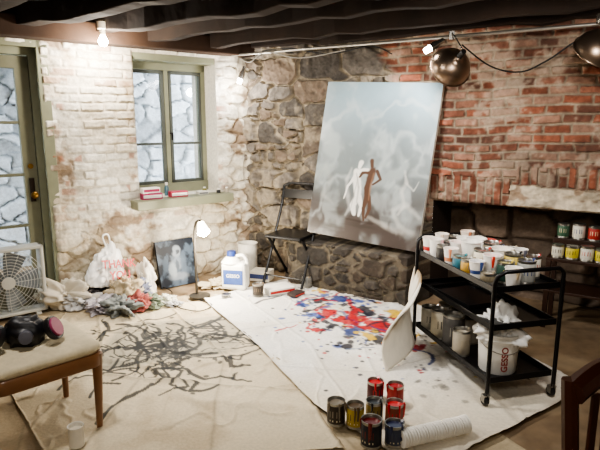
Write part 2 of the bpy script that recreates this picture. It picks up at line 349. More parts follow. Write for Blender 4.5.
def stroke(cl,X,Y,pts,w,rgb,al):
    P=np.array(pts); x0,x1=P[:,0].min()-w*2,P[:,0].max()+w*2; y0,y1=P[:,1].min()-w*2,P[:,1].max()+w*2
    m=(X>x0)&(X<x1)&(Y>y0)&(Y<y1)
    if not m.any(): return
    x=X[m];y=Y[m]; dm=np.full(x.shape,9.)
    for (ax,ay),(bx,by) in zip(P[:-1],P[1:]):
        vx,vy=bx-ax,by-ay; t=np.clip(((x-ax)*vx+(y-ay)*vy)/(vx*vx+vy*vy+1e-9),0,1); dm=np.minimum(dm,np.hypot(x-ax-t*vx,y-ay-t*vy))
    ww_=w*(.25+1.5*fbm(x*8,y*8,int(w*1e5)%97)); a=al*sst(1.15,.75,dm/ww_); cl[m]=cl[m]*(1-a[:,None])+np.array(rgb)*a[:,None]
def tanpaint(X,Y,U,V,ed,fz):
    cl=col(X,c(214,200,171))*(.81+.29*fbm(X*2,Y*2,3)[...,None]); cl=mix(cl,c(166,145,114),sst(.48,.72,fbm(X*4,Y*4,6))*.48)
    r2=random.Random(5); dark=c(44,46,48)
    A=fl(118,327);B_=fl(250,313);D_=fl(78,378)
    ax=B_-A; bx=D_-A; det=ax.x*bx.y-ax.y*bx.x; px_=X-A.x; py_=Y-A.y
    uu=(px_*bx.y-py_*bx.x)/det; vv=(ax.x*py_-ax.y*px_)/det
    box=sst(0,.06,uu)*sst(1,.94,uu)*sst(0,.06,vv)*sst(1,.94,vv)*(.35+.8*fbm(X*5,Y*5,88)); cl=mix(cl,c(122,124,117),np.clip(box,0,1)*.62)
    for i in range(84):
        px=min(max(r2.gauss(165,50),75),258); py=min(max(r2.gauss(347,16),322),385)-(px-170)*.06
        p=fl(px,py); an=r2.uniform(0,6.28); w=r2.uniform(.007,.0175); x,y=p.x,p.y; pts=[(x,y)]
        for sgm in range(r2.choice([2,3,3,4])):
            ln=r2.uniform(.06,.20); cv=r2.choice([-1,1])*r2.uniform(.3,5.0)
            for k in range(int(ln/.03)+1):
                an+=cv*.03; x+=.03*math.cos(an); y+=.03*math.sin(an); pts.append((x,y))
            if r2.random()<.7: an+=r2.choice([-1,1])*r2.uniform(.6,2.0)
        stroke(cl,X,Y,pts,w,dark,.9)
    for i in range(70):
        p=fl(r2.gauss(170,55),r2.gauss(350,20)); stamp(cl,X,Y,p.x,p.y,r2.uniform(.008,.022),dark,.8)
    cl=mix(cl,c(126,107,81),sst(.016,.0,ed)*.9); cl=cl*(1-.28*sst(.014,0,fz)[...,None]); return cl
def mkcloth(name,ctrl,res,zoff,wamp,seed,paint,lab,rough=.85,fold=.5):
    X,Y,z,cl=patch(ctrl,res,zoff,wamp,seed,paint,fold)
    o=gridobj(name,np.stack([X,Y,z],-1),cl,M('cloth_'+str(seed),rough=rough,var=.15,scale=60,bump=.25,vcol=True)); tag(o,lab,'drop cloth'); return o
def plainp(base,seed):
    def f(X,Y,U,V,ed,fz):
        cl=col(X,base)*(.77+.37*fbm(X*1.5,Y*1.5,seed)[...,None]); cl=mix(cl,c(146,122,92),sst(.48,.72,fbm(X*5,Y*5,seed+3))*.43)
        r3=random.Random(seed)
        for i in range(60):
            k=r3.randrange(X.shape[0]); j=r3.randrange(X.shape[1]); stamp(cl,X,Y,X[k,j],Y[k,j],r3.uniform(.01,.03),r3.choice([c(70,60,50),c(120,100,80),c(220,210,190)]),.7)
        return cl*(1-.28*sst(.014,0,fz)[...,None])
    return f
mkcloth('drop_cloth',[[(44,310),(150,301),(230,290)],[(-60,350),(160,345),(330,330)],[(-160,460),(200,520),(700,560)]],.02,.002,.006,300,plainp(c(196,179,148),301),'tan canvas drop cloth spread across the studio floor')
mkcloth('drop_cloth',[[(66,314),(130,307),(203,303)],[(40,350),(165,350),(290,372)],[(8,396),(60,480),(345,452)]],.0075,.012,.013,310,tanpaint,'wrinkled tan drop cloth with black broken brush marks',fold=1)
def whitepaint(X,Y,U,V,ed,fz):
    cl=col(X,c(243,240,233))*(.87+.19*fbm(X*2,Y*2,13)[...,None]); cl=mix(cl,c(200,188,165),sst(.52,.7,fbm(X*3,Y*3,113))*.36)
    near=sst(3.5,2.7,Y); cl=mix(cl,c(214,200,173),near*.7)  # warmer light on the near end is put into the sheet's colour
    r3=random.Random(11)
    cols=[c(180,26,36),c(190,40,44),c(36,60,120),c(30,30,44),c(60,90,160),c(40,40,48),c(150,24,40),c(50,50,62),c(214,176,50),c(120,134,160)]
    for i in range(120):
        px=r3.gauss(350,32); py=r3.gauss(315,14)+(px-350)*.16; p=fl(px,py); stamp(cl,X,Y,p.x,p.y,r3.choice([.02,.03,.045]),r3.choice(cols),.88,i,1.0)
    big_=[(326,318,.08,0),(346,323,.11,1),(362,315,.09,3),(374,328,.12,1),(340,304,.08,2),(320,305,.06,3),(389,331,.10,0),(360,305,.07,4),(400,344,.08,1),(334,330,.07,3),(382,344,.07,5),(352,336,.08,2),(368,339,.055,8),(360,324,.08,0),(312,320,.05,4),(408,330,.05,3),(300,308,.045,2),(394,316,.045,8),(416,352,.045,6),(346,350,.045,3),(316,334,.04,0)]
    for k,(px,py,r,ci) in enumerate(big_):
        p=fl(px,py); stamp(cl,X,Y,p.x,p.y,r*1.1,cols[ci],.94,k+50,.9)
        for q in range(6): an=r3.uniform(0,6.28); rr=r*r3.uniform(.9,1.8); stamp(cl,X,Y,p.x+rr*math.cos(an),p.y+rr*math.sin(an),r3.uniform(.012,.03),cols[ci],.9,k,.5)
    for i in range(230):
        px=r3.gauss(354,60); py=r3.gauss(324,26)+(px-350)*.25; p=fl(px,py); stamp(cl,X,Y,p.x,p.y,r3.uniform(.008,.019),r3.choice(cols+[c(50,50,54)]*3),.9,i,.3)
    for i in range(44):
        px=r3.gauss(352,44); py=r3.gauss(320,18)+(px-350)*.2; p=fl(px,py); x,y=p.x,p.y; an=r3.uniform(0,6.28); pts=[(x,y)]
        for k in range(r3.choice([3,5,8])): an+=r3.uniform(-.7,.7); x+=.04*math.cos(an); y+=.04*math.sin(an); pts.append((x,y))
        stroke(cl,X,Y,pts,r3.uniform(.008,.018),r3.choice(cols),.88)
    for i in range(30): q=fl(r3.gauss(428,24),r3.gauss(378,15)); stamp(cl,X,Y,q.x,q.y,r3.uniform(.006,.028),c(86,82,78),.55,i,.9)
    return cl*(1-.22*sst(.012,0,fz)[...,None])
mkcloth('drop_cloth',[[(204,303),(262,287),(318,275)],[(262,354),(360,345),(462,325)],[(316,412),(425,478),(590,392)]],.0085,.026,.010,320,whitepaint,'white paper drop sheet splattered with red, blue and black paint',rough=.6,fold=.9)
FZ=.045
# =========== BIG CANVAS
a1=wpt(305,233,'R',LED-.03); a2=wpt(415,250,'R',LED-.03); b1=wpt(330,83,'R',.09); b2=wpt(447,81,'R',.09)
zb=max((a1[1]+a2[1])/2,LEDZ+.03); zt=(b1[1]+b2[1])/2; cw0=((a1[0]+b1[0])/2); cw1=((a2[0]+b2[0])/2)
am=(a1[0]+a2[0])/2; bm_=(b1[0]+b2[0])/2; sh_=(bm_-am)*.6
ch=math.hypot(zt-zb,LED-.12); cwid=cw1-cw0
def artpaint(U0,V0):
    U=U0;V=V0
    cl=mix(col(U,c(78,70,66)),c(118,127,128),sst(.08,.5,V+.14*(fbm(U*3,V*9,2)-.5))); cl=mix(cl,c(144,167,178),sst(.5,1,V))
    cl=cl*(.84+.3*fbm(U*3,V*3,6)[...,None])
    wu=U+.18*(fbm(U*3,V*3,201)-.5); wv=V+.18*(fbm(U*3,V*3,202)-.5); wis=1-np.abs(2*fbm(wu*4,wv*4,203)-1)
    cl=mix(cl,c(192,200,200),sst(.82,1,wis)*.38); cl=mix(cl,c(186,196,196),sst(.56,.75,fbm(U*5+2*fbm(U*2,V*2,8),V*5,23))*.4)
    cl=mix(cl,c(60,52,48),sst(.48,.66,fbm(U*2,V*16,66))*sst(.35,.05,V)*.6)
    A=cwid/ch; U=U0+.025*(fbm(U0*9,V0*9,31)-.5); V=V0+.022*(fbm(U0*9,V0*9,37)-.5)
    def st(pts,rgb,al=1,soft=.6):
        for i in range(len(pts)-1):
            (x0,y0,r0),(x1,y1,r1)=pts[i],pts[i+1]; n=max(2,int(math.hypot(x1-x0,y1-y0)/(min(r0,r1)*.4)))
            for k in range(n+1):
                t=k/n; x=x0+(x1-x0)*t;y=y0+(y1-y0)*t;r=r0+(r1-r0)*t
                d=np.hypot((U-x)*A,V-y)/r; a=al*sst(1,1-soft,d); cl[:]=cl*(1-a[...,None])+np.array(rgb)*a[...,None]
    st([(.02,.35,.015),(.10,.45,.025),(.16,.36,.03),(.10,.26,.025),(.2,.22,.015)],c(176,176,170),.08,1)
    st([(.98,.2,.02),(.86,.27,.03),(.75,.22,.025),(.82,.14,.025),(.95,.1,.03)],c(214,214,208),.13,1)
    st([(.80,.47,.016),(.81,.44,.012),(.83,.40,.022),(.80,.34,.024),(.84,.26,.018),(.80,.2,.012)],c(210,210,204),.2,1)
    st([(.83,.40,.012),(.90,.36,.010),(.93,.42,.006)],c(210,210,204),.2,1)
    st([(.55,.16,.02),(.7,.12,.03),(.88,.1,.03)],c(214,210,200),.10,1)
    st([(.22,.78,.03),(.30,.86,.05),(.4,.82,.03)],c(190,200,202),.05,1)
    w=c(228,226,220)
    st([(.34,.45,.014),(.31,.38,.02),(.34,.28,.026),(.38,.2,.02),(.34,.15,.012)],c(206,206,202),.16,1)
    st([(.42,.495,.021),(.415,.46,.016)],w); st([(.39,.43,.028),(.40,.38,.034),(.415,.33,.030),(.425,.28,.030)],w)
    st([(.425,.28,.028),(.40,.22,.024),(.415,.165,.016)],w); st([(.44,.28,.023),(.475,.22,.018),(.46,.16,.012)],w)
    st([(.40,.43,.016),(.46,.45,.014),(.51,.46,.009)],w); st([(.38,.40,.014),(.33,.34,.010),(.31,.26,.006)],w,.7)
    k=c(84,62,50); st([(.51,.515,.019),(.52,.48,.014)],k); st([(.53,.455,.032),(.52,.40,.034),(.50,.34,.028),(.51,.29,.030)],k)
    st([(.51,.28,.026),(.495,.21,.016),(.515,.135,.010)],k); st([(.53,.28,.021),(.55,.21,.014),(.53,.15,.009)],k)
    st([(.57,.455,.015),(.61,.40,.011),(.55,.36,.009)],k); st([(.50,.44,.014),(.45,.43,.011),(.42,.40,.008)],k,.9)
    st([(.545,.44,.014),(.535,.36,.014),(.53,.26,.010)],c(140,108,86),.25,1); st([(.395,.42,.008),(.42,.34,.010),(.43,.24,.008)],c(150,148,144),.3,1); st([(.405,.40,.006),(.395,.30,.006),(.39,.20,.005)],c(150,148,144),.3,1)
    st([(.35,.13,.012),(.6,.12,.014)],c(60,48,42),.3,1)
    return cl
yv=Vector(tuple(-nR*(LED-.12)))+Vector((0,0,zt-zb))+dR*sh_; yv.normalize(); xv=(dR-yv*dR.dot(yv)).normalized()
rotM=Matrix((xv,yv,xv.cross(yv))).transposed().to_4x4()
E=thing('large_painting','large unframed misty grey painting with two small figures','painting'); E.matrix_world=Matrix.Translation(WP('R',(cw0+cw1)/2-sh_*.5,LED-.03,zb))@rotM
G().box(cwid,ch,.04,(0,ch/2,-.021)).mk('stretched_canvas',M('raw_canvas_edge',c(230,226,216),.8,bump=.2),E,bevel=.003)
U,V=np.meshgrid(np.linspace(0,1,280),np.linspace(0,1,380)); cl=artpaint(U,V)
gridobj('painted_surface',np.stack([(U-.5)*cwid*.998,V*ch,U*0+.001],-1),cl,M('oil_paint',rough=.32,var=.08,scale=6,vcol=True,coat=.15),par=E)
pz=.45; s0=wpt(176,280,'L',.12)[0]
E=thing('small_painting','small dark blue-grey figure painting leaning on wall','painting',WP('L',s0,.22,.014),rot=(math.radians(-14),0,YL))
G().box(.40,.03,pz,(0,.016,pz/2)).mk('panel',M('panel_edge',c(40,44,48),.7),E,bevel=.003)
U0,V0=np.meshgrid(np.linspace(0,1,90),np.linspace(0,1,100)); U=U0+.12*(fbm(U0*6,V0*6,3)-.5); V=V0+.12*(fbm(U0*6,V0*6,4)-.5)
cl=mix(col(U,c(34,40,50)),c(84,98,114),sst(.4,.65,fbm(U*5,V*5,5)))
for (x,y,rx,ry,cc,al) in((.52,.74,.12,.13,c(150,160,170),.9),(.5,.5,.17,.2,c(130,142,154),.85),(.36,.36,.12,.2,c(164,174,182),.8),(.66,.4,.09,.22,c(96,110,126),.8),(.5,.2,.3,.1,c(150,158,166),.6),(.55,.74,.05,.04,c(40,44,52),.8),(.5,.45,.05,.15,c(50,56,66),.6)):
    a=al*sst(1.1,.6,np.hypot((U-x)/rx,(V-y)/ry)); cl=mix(cl,cc,a)
gridobj('painted_surface',np.stack([(U0-.5)*.398,U0*0-.001,V0*pz],-1),cl,M('oil_paint2',rough=.4,var=.1,vcol=True),par=E)
# =========== CONTAINERS
metal=M('tin_metal',c(160,158,152),.3,.9,var=.1); 
def pm(rgb): return M('paint_%d_%d_%d'%tuple(rgb),c(*rgb),.3,var=.2,coat=.3,scale=25)
def can(loc,r=.055,h=.13,label=(30,30,30),paint=(170,30,30),lab='paint can',group=None,yaw=0,lid=False,fancy=False):
    E=thing('paint_can',lab,'paint can',loc,yaw,group)
    G().lathe([(0,0),(r,0),(r,.004),(r*.965,.007),(r*.965,h-.010),(r,h-.007),(r,h),(r*.93,h),(r*.88,h-.004),(r*.88,h*.7),(0,h*.7)],22).mk('can_body',metal,E,True)
    G().lathe([(r*.967,.012),(r*.978,.013),(r*.978,h-.016),(r*.967,h-.015)],22).mk('paper_label',M('lab_%d_%d_%d'%tuple(label),c(*label),.5,var=.25,scale=30),E,True)
    g=G()
    g.add([(r*.981*math.sin(t),-r*.981*math.cos(t),z) for t in(-.6,-.2,.2,.6) for z in(h*.38,h*.66)],[(0,2,3,1),(2,4,5,3),(4,6,7,5)]); g.mk('label_patch',pm(paint),E)
    if fancy:
        g=G(); g.add([(r*.982*math.sin(t),-r*.982*math.cos(t),z) for t in(-.6,-.2,.2,.6) for z in(h*.2,h*.27)],[(0,2,3,1),(2,4,5,3),(4,6,7,5)])
        g.mk('label_print',M('label_ink_pale',c(210,200,170),.6),E)
    if lid: G().lathe([(0,h-.004),(r*.86,h-.004),(r*.9,h+.002),(r*.8,h-.001),(0,h-.001)],22).mk('lid',metal,E,True)
    else:
        G().lathe([(0,h*.86),(r*.879,h*.86)],22).mk('paint',pm(paint),E,True)
        for q,(t,e,w_) in enumerate(((yaw*3+1.9,h*.4,.010),(yaw-.5,h*.62,.008),(yaw+.7,h*.3,.006))[:3 if fancy else 1]):
            x,y=r*.99*math.sin(t),-r*.99*math.cos(t); G().tube([(x*.93,y*.93,h+.001),(x*1.01,y*1.01,h-.004),(x,y,e)],[w_,w_*.9,w_*.4],6).mk('paint_drip',pm(paint),E,True)
    return E
def cup(loc,r=.04,h=.1,wall=(236,232,224),paint=(200,60,60),lab='paper cup with paint',group=None,name='paper_cup',cat='cup',straight=False,band=None):
    E=thing(name,lab,cat,loc,0,group); b=r*(.97 if straight else .72)
    G().lathe([(0,0),(b,0),(r,h-.004),(r*1.06,h-.002),(r*1.04,h+.002),(r*.94,h),(b*.92+(r-b)*.6,h*.6),(0,h*.6)],22).mk('cup_body',M('cupw_%d_%d_%d'%tuple(wall),c(*wall),.5,var=.12,scale=30),E,True)
    q=b+(r-b)*.8; G().lathe([(0,h*.8),(q*.93,h*.8)],20).mk('paint',pm(paint),E,True)
    if group:
        t=-.6+loc[0]*9%1.4; G().tube([(r*1.0*math.sin(t),-r*1.0*math.cos(t),h+.002),(r*1.06*math.sin(t),-r*1.06*math.cos(t),h-.006),(r*.93*math.sin(t),-r*.93*math.cos(t),h*.5)],[.011,.011,.005],6).mk('paint_drip',pm(paint),E,True)
        rad=lambda z:(b+(r-b)*z/h)*1.012
        if int(loc[0]*1000)%2==0: G().lathe([(rad(h*.28),h*.28),(rad(h*.5),h*.5)],22).mk('paper_label',pm(band or paint),E,True)
    return E
GC='open paint cans on the drop sheet'
for (px,py,r,h,lb,pt,lab) in [
 (336,422,.049,.125,(52,44,38),(120,110,96),'open can of grey paint with dark label'),
 (355,425,.047,.12,(160,136,40),(84,66,46),'open can of dark paint with yellow label'),
 (375,399,.047,.115,(70,20,24),(184,24,34),'open can of bright red paint'),
 (395,403,.047,.115,(140,40,36),(150,20,30),'open can of crimson paint with red label'),
 (374,420,.046,.115,(120,100,50),(30,30,34),'open can of black paint behind the others'),
 (394,424,.048,.125,(120,60,44),(190,30,36),'open can of red paint with brown label'),
 (371,444,.052,.135,(30,34,44),(100,24,24),'open can of maroon paint with black label'),
 (394,443,.047,.11,(60,66,84),(46,50,80),'open can of blue paint with grey label')]:
    p=fl(px,py,FZ-.003); can((p.x,p.y,.042),r,h,lb,pt,lab,GC,yaw=random.uniform(-.6,.6),fancy=True)
p=fl(402,455); q=fl(464,440); p.z=q.z=.089; ax=(q-p); Ln=ax.length*1.05
E=thing('paper_towel_roll','ribbed white paper roll lying on the floor','paper roll',(p+q)/2,rot=(0,math.pi/2,math.atan2(ax.y,ax.x)))
pr=[(.012,-Ln/2)]+[(.043+.003*math.sin(k*1.9),-Ln/2+Ln*k/80) for k in range(81)]+[(.012,Ln/2),(.012,-Ln/2)]
G().lathe(pr,28).mk('roll',M('white_paper',c(230,226,217),.7,bump=.3),E,True)
p=fl(77,444,.03); cup((p.x,p.y,.024),.037,.105,(234,230,220),(226,216,196),'small white lidless jar standing on the cloth',None,'white_jar','jar',True)
# =========== CART
GZ=.036
NLp=fl(486,406,GZ); w2=Vector((.97,.22,0)).normalized(); l2=Vector((-w2.y-.03,w2.x,0)).normalized(); w2=Vector((l2.y,-l2.x,0)); CWd,CLn=.43,.90
cc0=NLp+w2*CWd/2+l2*CLn/2; cyaw=math.atan2(w2.y,w2.x)
blk=M('black_powder_metal',c(24,24,26),.35,.3,var=.2)
E=thing('rolling_cart','black metal three-tier rolling utility cart','cart',(cc0.x,cc0.y,GZ),cyaw)
def tray(name,z,rim=.035,cx=0):
    g=G(); g.box(CWd-.02,CLn-.02,.008,(0,0,z))
    for sx in(-1,1): g.box(.008,CLn-.02,rim,(sx*(CWd/2-.012),0,z+rim/2-.004))
    for sy in(-1,1): g.box(CWd-.02,.008,rim,(0,sy*(CLn/2-.012),z+rim/2-.004))
    return g.mk(name,blk,E,bevel=.002)
ZT,ZM,ZB=.655,.44,.13
for z in(ZT,ZM,ZB): tray('shelf',z)
for sy in(-1,1):
    x=CWd/2; y=sy*CLn/2
    pts=[(-x,y,.06),(-x,y,.71),(-x+.01,y+sy*.01,.75),(-x+.05,y+sy*.02,.775),(x-.05,y+sy*.02,.775),(x-.01,y+sy*.01,.75),(x,y,.71),(x,y,.06)]
    G().tube(pts,.012,10).mk('end_frame',blk,E,True)
for sx in(-1,1):
    for sy in(-1,1):
        x=sx*CWd/2;y=sy*CLn/2
        cs=bpy.data.objects.new('caster',None); cs.location=(x,y,0); link(cs,E)
        G().tube([(0,0,.08),(0,0,.060)],.012).box(.036,.035,.006,(0,.008,.062)).box(.004,.03,.04,(-.017,.012,.042)).box(.004,.03,.04,(.017,.012,.042)).mk('fork',metal,cs)
        G().lathe([(.006,-.013),(.024,-.014),(.028,-.008),(.028,.008),(.024,.014),(.006,.013)],20,M_=Matrix.Translation((0,.015,.028))@Matrix.Rotation(math.pi/2,4,'Y')).mk('wheel',M('black_rubber',c(22,22,22),.6),cs,True)
def CP(x,y,z): v=cc0+w2*x+l2*y; return (v.x,v.y,GZ+z+.0045)
GT='paint containers on the cart top shelf'
W_=(238,234,226)
top=[
 (-.155,.40,'cup',.044,.12,W_,(200,60,60),'white paper cup with red paint'),
 (-.06,.40,'cup',.046,.14,(236,228,218),(216,196,170),'white paper cup with cream paint'),
 (.035,.395,'can',.046,.12,(70,90,74),(60,60,50),'small can with green label'),
 (.13,.39,'cup',.047,.15,(232,216,200),(170,110,80),'pale tan cup with brown paint'),
 (-.155,.30,'cup',.048,.13,W_,(216,170,170),'white paper cup with pink paint'),
 (-.055,.295,'can',.047,.11,(140,40,38),(150,30,30),'small can with red label'),
 (.05,.29,'cup',.054,.13,W_,(236,232,226),'low white plastic tub of white paint'),
 (.155,.29,'can',.045,.13,(200,180,110),(50,40,30),'small can with yellow label'),
 (-.155,.205,'can',.045,.11,(52,50,48),(86,82,78),'small can with black label and grey paint'),
 (-.055,.19,'cup',.056,.13,W_,(200,60,56),'white tub with red paint'),
 (.06,.170,'cup',.064,.15,W_,(238,236,230),'large white tub of white paint'),
 (.17,.19,'cup',.042,.13,(190,90,80),(170,50,50),'dark pink cup with red paint'),
 (-.155,.11,'cup',.046,.11,W_,(216,140,100),'white cup with peach paint'),
 (-.040,.065,'cup',.066,.16,W_,(228,226,220),'large white tub with pale paint'),
 (.095,.045,'can',.060,.15,(216,208,186),(190,70,60),'cream labelled paint can with red paint'),
 (.18,.10,'can',.036,.11,(80,90,110),(60,70,90),'slim can with blue label'),
 (-.15,.010,'can',.045,.09,(60,110,126),(60,130,140),'short can of teal paint'),
 (-.045,-.065,'can',.054,.14,(232,222,200),(190,60,50),'can with cream label and red paint'),
 (.080,-.080,'cup',.064,.14,W_,(220,206,170),'wide white tub of cream paint'),
 (.175,-.03,'can',.040,.13,(60,56,52),(180,170,150),'slim can with dark label'),
 (-.15,-.085,'can',.045,.09,(190,150,70),(140,130,110),'low can with ochre label'),
 (-.05,-.175,'cup',.054,.13,W_,(190,60,50),'white tub smeared with red paint'),
 (.07,-.205,'can',.054,.14,(210,186,100),(40,40,40),'yellow labelled can with black paint'),
 (.175,-.13,'cup',.040,.14,W_,(90,90,100),'tall white cup with grey paint'),
 (-.15,-.175,'cup',.044,.10,W_,(60,80,130),'white cup with blue paint'),
 (-.145,-.28,'can',.042,.06,(120,110,90),(140,130,110),'low can of beige paint'),
 (-.04,-.29,'can',.049,.12,(50,76,66),(210,190,90),'green labelled can with yellow paint'),
 (.07,-.325,'can',.052,.13,(170,170,164),(70,80,120),'grey labelled can with blue paint'),
 (.17,-.25,'can',.044,.13,(220,214,200),(170,40,40),'white labelled can with red paint'),
 (-.06,-.39,'cup',.046,.11,W_,(206,190,160),'white cup with off-white paint')]
for (x,y,t,r,h,a,b,lab) in top:
    (cup if t=='cup' else can)(CP(x,y,ZT),r,h,a,b,lab,GT)
for (x,y,r,h,a,b,lab) in [(-.14,.365,.062,.16,(160,156,144),(60,60,60),'can with grey label'),(-.005,.37,.062,.17,(62,60,58),(90,88,80),'can with black label'),(.125,.36,.06,.17,(200,190,164),(200,190,160),'can with cream label'),(-.135,.22,.068,.19,(186,178,158),(70,66,60),'can with beige label'),(.005,.235,.062,.18,(92,100,104),(120,120,118),'can with slate label'),(-.13,.07,.070,.21,(70,68,66),(130,128,120),'tall can with black label'),(.01,.10,.062,.18,(204,196,180),(200,196,180),'can with pale label'),(.14,.18,.06,.16,(130,64,54),(160,50,40),'can with rust label'),(-.15,-.06,.055,.16,(170,162,146),(170,160,140),'can with drab label')]:
    can(CP(x,y,ZB),r,h,a,b,lab+' on the bottom cart shelf','paint cans on the cart bottom shelf')
E=thing('baking_tray','black metal tray lying on the cart','tray',CP(-.02,.1,ZM),cyaw+.1)
G().box(.30,.42,.006,(0,0,.004)).box(.006,.42,.025,(-.15,0,.014)).box(.006,.42,.025,(.15,0,.014)).box(.30,.006,.025,(0,.21,.014)).box(.30,.006,.025,(0,-.21,.014)).mk('tray_body',blk,E,bevel=.002)
bw_=M('white_plastic',c(238,236,229),.4,var=.06)
def bucket(loc,r,h,lab,txt,yaw=0,name='plastic_bucket'):
    E=thing(name,lab,'bucket',loc,yaw); b=r*.86
    G().lathe([(0,0),(b,0),(b+.003,.006),(r*.97,h*.82),(r*1.05,h*.83),(r*1.05,h*.86),(r*.98,h*.87),(r*.99,h*.93),(r*1.06,h*.94),(r*1.06,h),(r*.97,h),(b*.96,h*.1),(0,h*.1)],32).mk('bucket_body',bw_,E,True)
    if txt: textmesh('printed_label',txt,h*.21,M('print_red',c(140,60,52),.6),E,(0,0,h*.42),(0,0,0),wrap=r*.96,roll=math.pi/2)
    G().tube([(r*1.06*math.cos(t),-r*1.1*math.sin(t),h*.85-.55*r*math.sin(t)) for t in np.linspace(0,math.pi,18)],.003,6).mk('handle',metal,E); return E
bpos=CP(-.05,-.29,ZB); bucket(bpos,.118,.24,'tall white plastic bucket holding rags','GESSO',yaw=cyaw-.25)
def crumple(name,lab,cat,loc,size,mat,seed=0,amp=.35,freq=2.2,flat=.0,group=None,level=4,pinch=0,par=None,yaw=0):
    bm=bmesh.new(); bmesh.ops.create_icosphere(bm,subdivisions=level+1,radius=1)
    co=np.array([v.co[:] for v in bm.verts]); x,y,z=co.T
    n=fbm(x*freq+z*.7+seed*3.1,y*freq-z*1.3+seed,seed,2); n2=fbm(y*freq*1.6+5+x,z*freq*1.6+seed+x*1.1,seed+3,2)
    rdg=1-np.abs(2*fbm(x*freq*1.3+z,z*freq*1.3+y*1.4+seed,seed+9,2)-1)
    r=1+amp*((n-.5)*1.8+(n2-.5)+(rdg-.8)*1.5)
    co=co*r[:,None]
    if pinch: k=1-pinch*np.clip(co[:,2]*.5+.5,0,1)**1.5; co[:,0]*=k; co[:,1]*=k
    co[:,2]=np.where(co[:,2]<-.55,-.55+(co[:,2]+.55)*.05,co[:,2]); co[:,2]-=co[:,2].min()
    co*=np.array([size[0],size[1],size[2]/co[:,2].max()])
    for v,q in zip(bm.verts,co): v.co=q
    me=bpy.data.meshes.new(name); bm.to_mesh(me); bm.free(); me.materials.append(mat); me.polygons.foreach_set('use_smooth',[True]*len(me.polygons))
    o=bpy.data.objects.new(name,me); o.location=loc; o.rotation_euler=(0,0,yaw); link(o,par)
    if par is None: tag(o,lab,cat,group)
    return o
plast=M('thin_plastic',c(237,236,232),.35,var=.08,bump=.4,scale=12)
crumple('plastic_bag','crumpled white plastic bag stuffed on the bucket','bag',(bpos[0]+.01,bpos[1],bpos[2]+.18),(.14,.12,.24),plast,5,.5,2.2,pinch=.3)
n=28; P=np.zeros((n,n,3)); B0=fl(387,371,.04);B1=fl(416,338,.04);T0=Vector((.70,3.20,.47));T1=Vector((.82,3.70,.58))
for j in range(n):
    for i in range(n):
        u=i/(n-1);v=j/(n-1); p=(B0*(1-u)+B1*u)*(1-v)+(T0*(1-u)+T1*u)*v; b=math.sin(math.pi*v)*.09*(1-.5*u)
        P[j,i]=(p.x-b+.05*math.sin(u*3.1),p.y,p.z+.03*math.sin(u*math.pi)*v)
U,V=np.meshgrid(np.linspace(0,1,n),np.linspace(0,1,n)); cl=mix(col(U,c(235,229,215)),c(160,138,106),sst(.6,.8,fbm(U*4,V*4,8)))
o=gridobj('canvas_sheet',P,cl,M('sheet_cloth',rough=.8,var=.1,vcol=True)); md=o.modifiers.new('s','SOLIDIFY'); md.thickness=.012; tag(o,'curved unstretched white canvas leaning against the cart','canvas')
# =========== SIDE SHELF WITH CANS in niche
dkw=M('dark_stained_wood',c(50,32,22),.45,var=.35,scale=8,bump=.2)
sp=wpt(590,252,'R',-.1); sS=sp[0]; sz=sp[1]-.02
E=thing('wooden_shelf','dark wooden storage stand holding paint cans','shelf',WP('R',sS+.12,.02,0),YR); g=G(); g.box(.78,.34,.025,(0,0,sz-.0125)).mk('shelf_top',dkw,E,bevel=.003)
g=G(); g.box(.78,.34,.02,(0,0,.3)).mk('lower_shelf',dkw,E,bevel=.003)
G().box(.76,.12,.12,(0,.10,sz+.06)).mk('riser',dkw,E,bevel=.003)
for sx in(-1,1):
    for sy in(-1,1): G().box(.035,.035,sz-.025,(sx*.37,sy*.15,(sz-.025)/2)).mk('leg',dkw,E,bevel=.002)
GS='paint cans on the wooden stand'
fr=[(-.32,.045,.10,(200,196,180),(60,60,60),'pale labelled can on wooden stand'),(-.22,.048,.10,(196,180,60),(40,40,40),'yellow labelled paint can on wooden stand'),(-.12,.048,.11,(206,202,190),(180,60,50),'white labelled can with red patch'),(-.02,.048,.10,(200,184,56),(40,70,50),'yellow labelled can with green patch'),(.08,.046,.12,(150,50,44),(220,210,180),'red labelled can on wooden stand'),(.18,.048,.12,(206,200,60),(60,60,60),'bright yellow labelled can on stand')]
bk=[(-.32,.045,.11,(60,90,70),(200,190,160),'green labelled can on the riser'),(-.21,.047,.12,(216,210,196),(50,70,120),'white labelled can on the riser'),(-.10,.047,.11,(160,50,44),(220,200,160),'red labelled can on the riser'),(.01,.048,.13,(70,110,80),(220,210,60),'green and yellow can on the riser'),(.12,.048,.14,(210,196,60),(50,50,50),'tall yellow can on the riser'),(.23,.047,.12,(220,216,204),(150,40,40),'white can with red patch on riser')]
for (x,r,h,a,b,lab) in fr: v=WP('R',sS+.12+x,.02+.10,sz+.0005); can(v,r,h,a,b,lab,GS,lid=True,yaw=YR)
for (x,r,h,a,b,lab) in bk: v=WP('R',sS+.12+x,.02-.10,sz+.1205); can(v,r,h,a,b,lab,GS,lid=True,yaw=YR)
